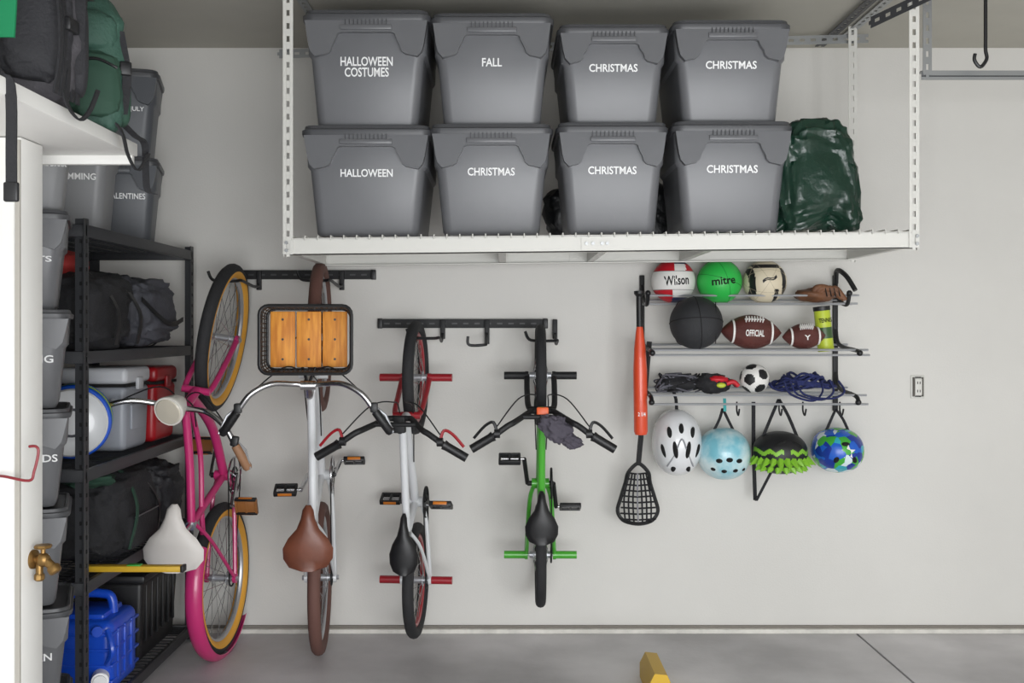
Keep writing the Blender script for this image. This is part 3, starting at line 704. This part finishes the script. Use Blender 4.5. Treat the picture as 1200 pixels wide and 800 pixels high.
def slp(o):
    for y in(4.35,4.58): o.ring((-1.66,y,z_(3)+.14),(0,1,0),.165,.004,blkp,32,6,flat=(1,3))
    o.strap(spline([(-1.5,4.25,z_(3)+.2),(-1.44,4.4,z_(3)+.1),(-1.44,4.6,z_(3)+.12)],5),.02,.004,blkp,(0,0,1))
pillow('sleeping_bag',(-1.66,4.48,z_(3)+.15),(.19,.25,.155),greyf,.6,.14,3,3,extra=slp,floor=z_(3))
hr=B('hose_reel'); c=Vector((-1.65,3.93,z_(2)+.145)); blu=M('blue_plastic',(24,84,196),.35); gnn=M('green_plastic',(70,170,70),.4)
ax=Vector((.35,-1,0)).normalized()
hr.lathe([(.0,-.005),(.11,-.005),(.125,.0),(.128,.015),(.122,.025),(.09,.012),(.06,.02),(.0,.02)],c+ax*.08,ax,whitef,40)
hr.lathe([(.10,-.1),(.10,.08)],c,ax,whitef,32)
for k in range(5): hr.ring(c+ax*(-.055+.028*k),ax,.125,.015,(gnn,M('yellow_hose',(226,200,60),.4),gnn,blu,blu)[k],40,8)
hr.lathe([(.0,-.03),(.135,-.03),(.14,-.02),(.135,0),(.0,0)],c-ax*.08,ax,blu,40); hr.ring(c+ax*.10,ax,.05,.005,greyf,30,6); hr.done()
def cooler(name,c,size,body,lidm):
    o=B(name); x,y,z=c; sx,sy,sz=size
    o.box((x,y,z+sz*.39),(sx,sy,sz*.78),body,.025,seg=4,taper=.94); o.box((x,y,z+sz*.9),(sx*1.03,sy*1.03,sz*.2),lidm,.022,seg=4)
    o.box((x,y,z+sz*.785),(sx*1.0,sy*1.0,.012),dark)
    for sg in(-1,1):
        o.tube(spline([(x+sx*.3,y+sg*(sy/2+.0),z+sz*.62),(x+sx*.28,y+sg*(sy/2+.02),z+sz*.56),(x-sx*.28,y+sg*(sy/2+.02),z+sz*.56),(x-sx*.3,y+sg*(sy/2),z+sz*.62)],4),.010,lidm,8)
    o.box((x+sx/2+.006,y,z+sz*.8),(.016,.06,.05),lidm,.005); o.box((x+sx*.5,y,z+sz*.4),(.012,sy*.6,sz*.3),body,.005)
    o.done()
cooler('grey_cooler',(-1.66,4.275,z_(2)),(.27,.28,.34),M('cooler_grey',(150,154,162),.4),M('cooler_lid',(190,192,196),.4))
cooler('red_cooler',(-1.68,4.62,z_(2)),(.32,.28,.33),M('cooler_red',(172,24,34),.35),M('cooler_red_lid',(150,20,28),.35))
def dd(o):
    o.strap(spline([(-1.46,4.0,.62),(-1.44,4.03,.78),(-1.52,4.08,.91),(-1.62,4.1,.92)],5),.02,.006,M('dark_green_web',(36,66,52),.8),(0,1,0))
    o.strap(spline([(-1.47,4.35,.62),(-1.45,4.3,.76),(-1.5,4.2,.88),(-1.6,4.15,.92)],5),.018,.006,blkp,(0,1,0))
    o.box((-1.475,4.15,.68),(.06,.3,.14),blkf,.025,seg=3); o.tube([(-1.443,4.02,.74),(-1.443,4.28,.74)],.003,galv,6)
    o.sph((-1.6,3.95,.90),(.1,.1,.03),_m['dark_green_web'],20,12,amp=.4)
pillow('black_gear_bag',(-1.66,4.14,z_(1)+.165),(.20,.28,.17),blkf,.5,.10,2.5,5,extra=dd,floor=z_(1))
pillow('black_backpack',(-1.66,4.62,z_(1)+.15),(.19,.17,.16),M('dark_nylon',(44,44,48),.6,bump=.5,bscale=40),.6,.15,3,6,floor=z_(1))
jg=B('water_jug'); bj=M('blue_jug',(24,76,196),.3,coat=.2); x,y=-1.645,4.06; z0=z_(0)
jg.box((x,y,z0+.14),(.29,.28,.28),bj,.035,seg=5)
for k in range(4): jg.box((x,y,z0+.05+.06*k),(.30,.29,.014),bj,.006)
for k in(-1,0,1): jg.box((x+.145,y+k*.07,z0+.14),(.012,.03,.2),bj,.005)
jg.box((x,y,z0+.285),(.2,.20,.03),bj,.012)
jg.tube(spline([(x-.10,y,z0+.28),(x-.09,y,z0+.34),(x-.04,y,z0+.355),(x+.05,y,z0+.355),(x+.09,y,z0+.34),(x+.10,y,z0+.28)],5),.018,bj,10)
jg.cyl((x+.10,y-.13,z0+.07),(x+.12,y-.19,z0+.07),.032,lab,seg=20); jg.cyl((x+.12,y-.19,z0+.07),(x+.123,y-.2,z0+.07),.024,lab,seg=20)
jg.cyl((x+.09,y-.12,z0+.24),(x+.10,y-.165,z0+.25),.02,bj,seg=16); jg.tube(spline([(x+.13,y-.14,z0+.12),(x+.16,y-.17,z0+.18),(x+.13,y-.14,z0+.25)],5),.012,bj,8)
jg.done()
bx=B('black_storage_bin'); bx.box((-1.68,4.52,z_(0)+.17),(.34,.48,.34),blkp,.02,seg=3,taper=.9); bx.box((-1.68,4.52,z_(0)+.355),(.37,.51,.035),blkp,.012)
for k in range(6): bx.box((-1.515,4.34+k*.07,z_(0)+.2),(.012,.012,.24),blkp,.003)
bx.done()
sl=B('yellow_spirit_level'); ym=M('yellow_enamel',(206,166,44),.45)
sl.box((-1.365,3.79,.594),(.37,.04,.022),ym,.004); sl.box((-1.365,3.79,.606),(.05,.03,.006),gnn,.002); sl.box((-1.185,3.79,.594),(.012,.042,.024),blkp,.002); sl.done()

# ---------------- white cabinet/partition with shelf board
cab=B('white_utility_cabinet'); cab.box2((LX+.005,2.5,0),(-1.178,2.62,1.948),whitep,.004); cab.box2((-1.19,2.494,0),(-1.178,2.5,1.94),M('edge_grey',(160,156,148),.6)); cab.done()
bd=B('shelf_board'); bd.box2((LX+.005,1.75,1.95),(-1.0,2.80,1.985),whitep,.003); bd.box2((LX+.005,2.77,1.925),(-1.005,2.79,1.95),whitep,.002)
bd.box2((LX+.005,1.75,1.925),(-1.5,1.77,1.95),whitep); bd.done()
vz=P(50,655,2.56).z
v=B('brass_hose_valve',Matrix.Translation((-1.178,2.56,vz))@RZ(80)); br=M('brass',(138,108,64),.4,metal=.85,var=.15,vscale=60)
v.cyl((0,.01,0),(0,-.045,0),.010,br); v.lathe([(.024,0),(.024,.006),(.014,.012)],(0,0,0),(0,-1,0),br,20); v.sph((0,-.03,0),(.016,.018,.018),br,16,12)
v.cyl((0,-.035,0),(0,-.06,-.02),.011,br); v.lathe([(.014,0),(.016,.004),(.016,.016),(.012,.02)],(0,-.055,-.015),(0,-.6,-.8),br,16)
v.cyl((0,-.03,0),(0,-.03,.03),.006,br); v.lathe([(.0,0),(.02,.001),(.022,.005),(.02,.009),(.0,.01)],(0,-.03,.028),(0,0,1),br,8)
v.cyl((0,-.02,0),(0,-.02,-.045),.009,br); v.lathe([(.011,0),(.013,.004),(.013,.014),(.009,.018)],(0,-.02,-.035),(0,0,-1),br,8); v.done()
h=B('red_wall_hook'); D=2.47; rd=M('red_coated_wire',(126,34,42),.4)
h.tube(spline([(-1.24,2.5,P(0,560,D).z),P(5,558,D),P(34,563,D),P(40,552,D),P(45,530,D),P(42,523,D),P(34,523,D)],5),.0035,rd,8); h.done()

# ---------------- backpacks on the board
def backpack(name,c,size,mat,mat2,seed=0,rot=0,straps=True):
    b=B(name,Matrix.Translation(Vector(c))@RZ(rot)); sx,sy,sz=size
    def fn(q,d):
        t=(q.z/sz+1)/2; q.x*=1-.18*t*t; q.y*=1-.22*t; q+=d*.02*noise.noise(q*14+Vector((seed,0,0)))+d*.012*abs(noise.noise(q*30)); q.z=max(q.z,-sz); return q
    b.sph((0,0,sz),(sx,sy,sz),mat,56,44,pw=.55,fn=fn)
    b.sph((0,-sy*.75,sz*.62),(sx*.78,sy*.5,sz*.46),mat2,40,28,pw=.55,amp=.10,seed=seed); b.sph((0,-sy*.7,sz*1.4),(sx*.66,sy*.42,sz*.28),mat,36,24,pw=.6,amp=.10,seed=seed+1)
    for sg in(-1,1):
        b.sph((sg*sx*.92,0,sz*.5),(sx*.22,sy*.6,sz*.38),mat2,20,14,pw=.6)
        b.strap(spline([(sg*sx*.86,-sy*.6,sz*.25),(sg*sx*.95,-sy*.75,sz*.8),(sg*sx*.75,-sy*.7,sz*1.45)],5),.022,.006,blkf)
        b.strap(spline([(sg*sx*.5,sy*.85,sz*1.8),(sg*sx*.6,sy*1.25,sz*1.2),(sg*sx*.8,sy*.95,sz*.2)],6),.05,.014,mat2)
        b.box((sg*sx*.9,-sy*.82,sz*.9),(.03,.014,.035),blkp,.004)
    b.tube(spline([(-sx*.62,-sy*1.18,sz*.86),(0,-sy*1.27,sz*.95),(sx*.62,-sy*1.18,sz*.86)],6),.004,blkp,6)
    b.tube(spline([(-sx*.7,-sy*.55,sz*1.1),(-sx*.5,-sy*.62,sz*1.72),(0,-sy*.62,sz*1.84),(sx*.5,-sy*.62,sz*1.72),(sx*.7,-sy*.55,sz*1.1)],6),.004,blkp,6)
    b.tube(spline([(-.03,sy*.4,sz*1.9),(-.03,sy*.4,sz*2.08),(.03,sy*.4,sz*2.08),(.03,sy*.4,sz*1.9)],5),.007,blkf,8)
    return b
gpk=M('pack_grey',(66,64,68),.75,bump=.3,bscale=120,var=.15); gpn=M('pack_green',(50,82,70),.7,bump=.3,bscale=120,var=.15); bpk=M('pack_black',(34,34,38),.75,bump=.3,bscale=100,var=.2)
zb=1.987
b=backpack('hiking_backpack',(-1.085,2.36,zb),(.105,.10,.30),gpk,bpk,1,rot=24); b.T=Matrix.Identity(4)
b.strap(spline([(-1.10,2.24,2.15),(-1.07,2.12,2.02),(-1.025,2.06,1.995),(-.993,2.06,1.97),(-.99,2.06,1.82),(-.99,2.06,1.74)],5),.022,.004,blkf); b.box((-.99,2.06,1.755),(.03,.012,.04),blkp,.004)
b.strap(spline([(-1.0,2.33,2.1),(-.985,2.3,2.0),(-.975,2.35,1.96),(-.97,2.4,1.99),(-.97,2.45,2.05)],5),.02,.004,blkf,(0,1,0))
for k in range(5):
    yy=2.26+.03*k; b.strap(spline([(-.99,yy,2.0),(-.972-.004*k,yy-.01,2.12),(-.985,yy-.02,2.3),(-1.02,yy,2.5)],5),.016,.005,blkf,(0,1,0))
b.box((-.972,2.3,2.16),(.02,.05,.03),blkp,.004); b.box((-.975,2.36,2.24),(.02,.04,.03),blkp,.004)
eg=M('emerald_web',(0,120,74),.6)
b.strap(spline([(-1.08,2.2,2.44),(-1.045,2.13,2.34),(-1.025,2.11,2.2),(-1.03,2.11,2.08)],5),.045,.006,eg); b.strap(spline([(-1.05,2.13,2.36),(-1.01,2.10,2.28),(-1.0,2.10,2.18)],5),.022,.006,eg)
b.done(60)
b=backpack('school_backpack',(-1.065,2.64,zb),(.085,.08,.175),gpn,_m['dark_green_web'],2,rot=28); b.T=Matrix.Identity(4)
b.strap(spline([(-1.0,2.68,2.02),(-.985,2.74,1.995),(-.985,2.81,1.985),(-.985,2.82,1.9),(-.98,2.82,1.86),(-.96,2.82,1.85)],5),.018,.004,blkf)
b.strap(spline([(-1.03,2.6,2.05),(-.98,2.62,1.99),(-.975,2.66,1.93),(-.97,2.72,1.90),(-.97,2.8,1.96)],5),.02,.004,blkf,(0,1,0))
b.done(60)

# ---------------- yellow block on the floor
yb=B('wheel_chock'); x,y=.625,4.20
yb.poly([(x-.045,y-.12,0),(x+.045,y-.12,0),(x+.05,y-.12,.05),(x+.028,y-.12,.1),(x-.022,y-.12,.105),(x-.045,y-.12,.06)],(0,.28,0),ym); yb.done()

# ---------------- camera & light
cd=bpy.data.cameras.new('camera'); co=bpy.data.objects.new('camera',cd); sc.collection.objects.link(co); sc.camera=co
co.location=(0,0,CH); co.rotation_euler=(math.radians(90),0,0); cd.sensor_width=36; cd.lens=36*F/1200; cd.shift_x=10/1200; cd.shift_y=-15/1200; cd.clip_start=.05
w=bpy.data.worlds.new('sky'); sc.world=w; w.use_nodes=True; bg=w.node_tree.nodes['Background']; bg.inputs[0].default_value=(.82,.9,1,1); bg.inputs[1].default_value=.6
def area(name,loc,rot,sx,sy,e,col):
    l=bpy.data.lights.new(name,'AREA'); l.shape='RECTANGLE'; l.size=sx; l.size_y=sy; l.energy=e; l.color=col
    o=bpy.data.objects.new(name,l); sc.collection.objects.link(o); o.location=loc; o.rotation_euler=rot
area('daylight_door_opening',(1.0,BY+.02,.95),(math.radians(90),0,0),3.6,1.8,180,(.975,.99,1))
sc.view_settings.view_transform='Standard'; sc.view_settings.exposure=0
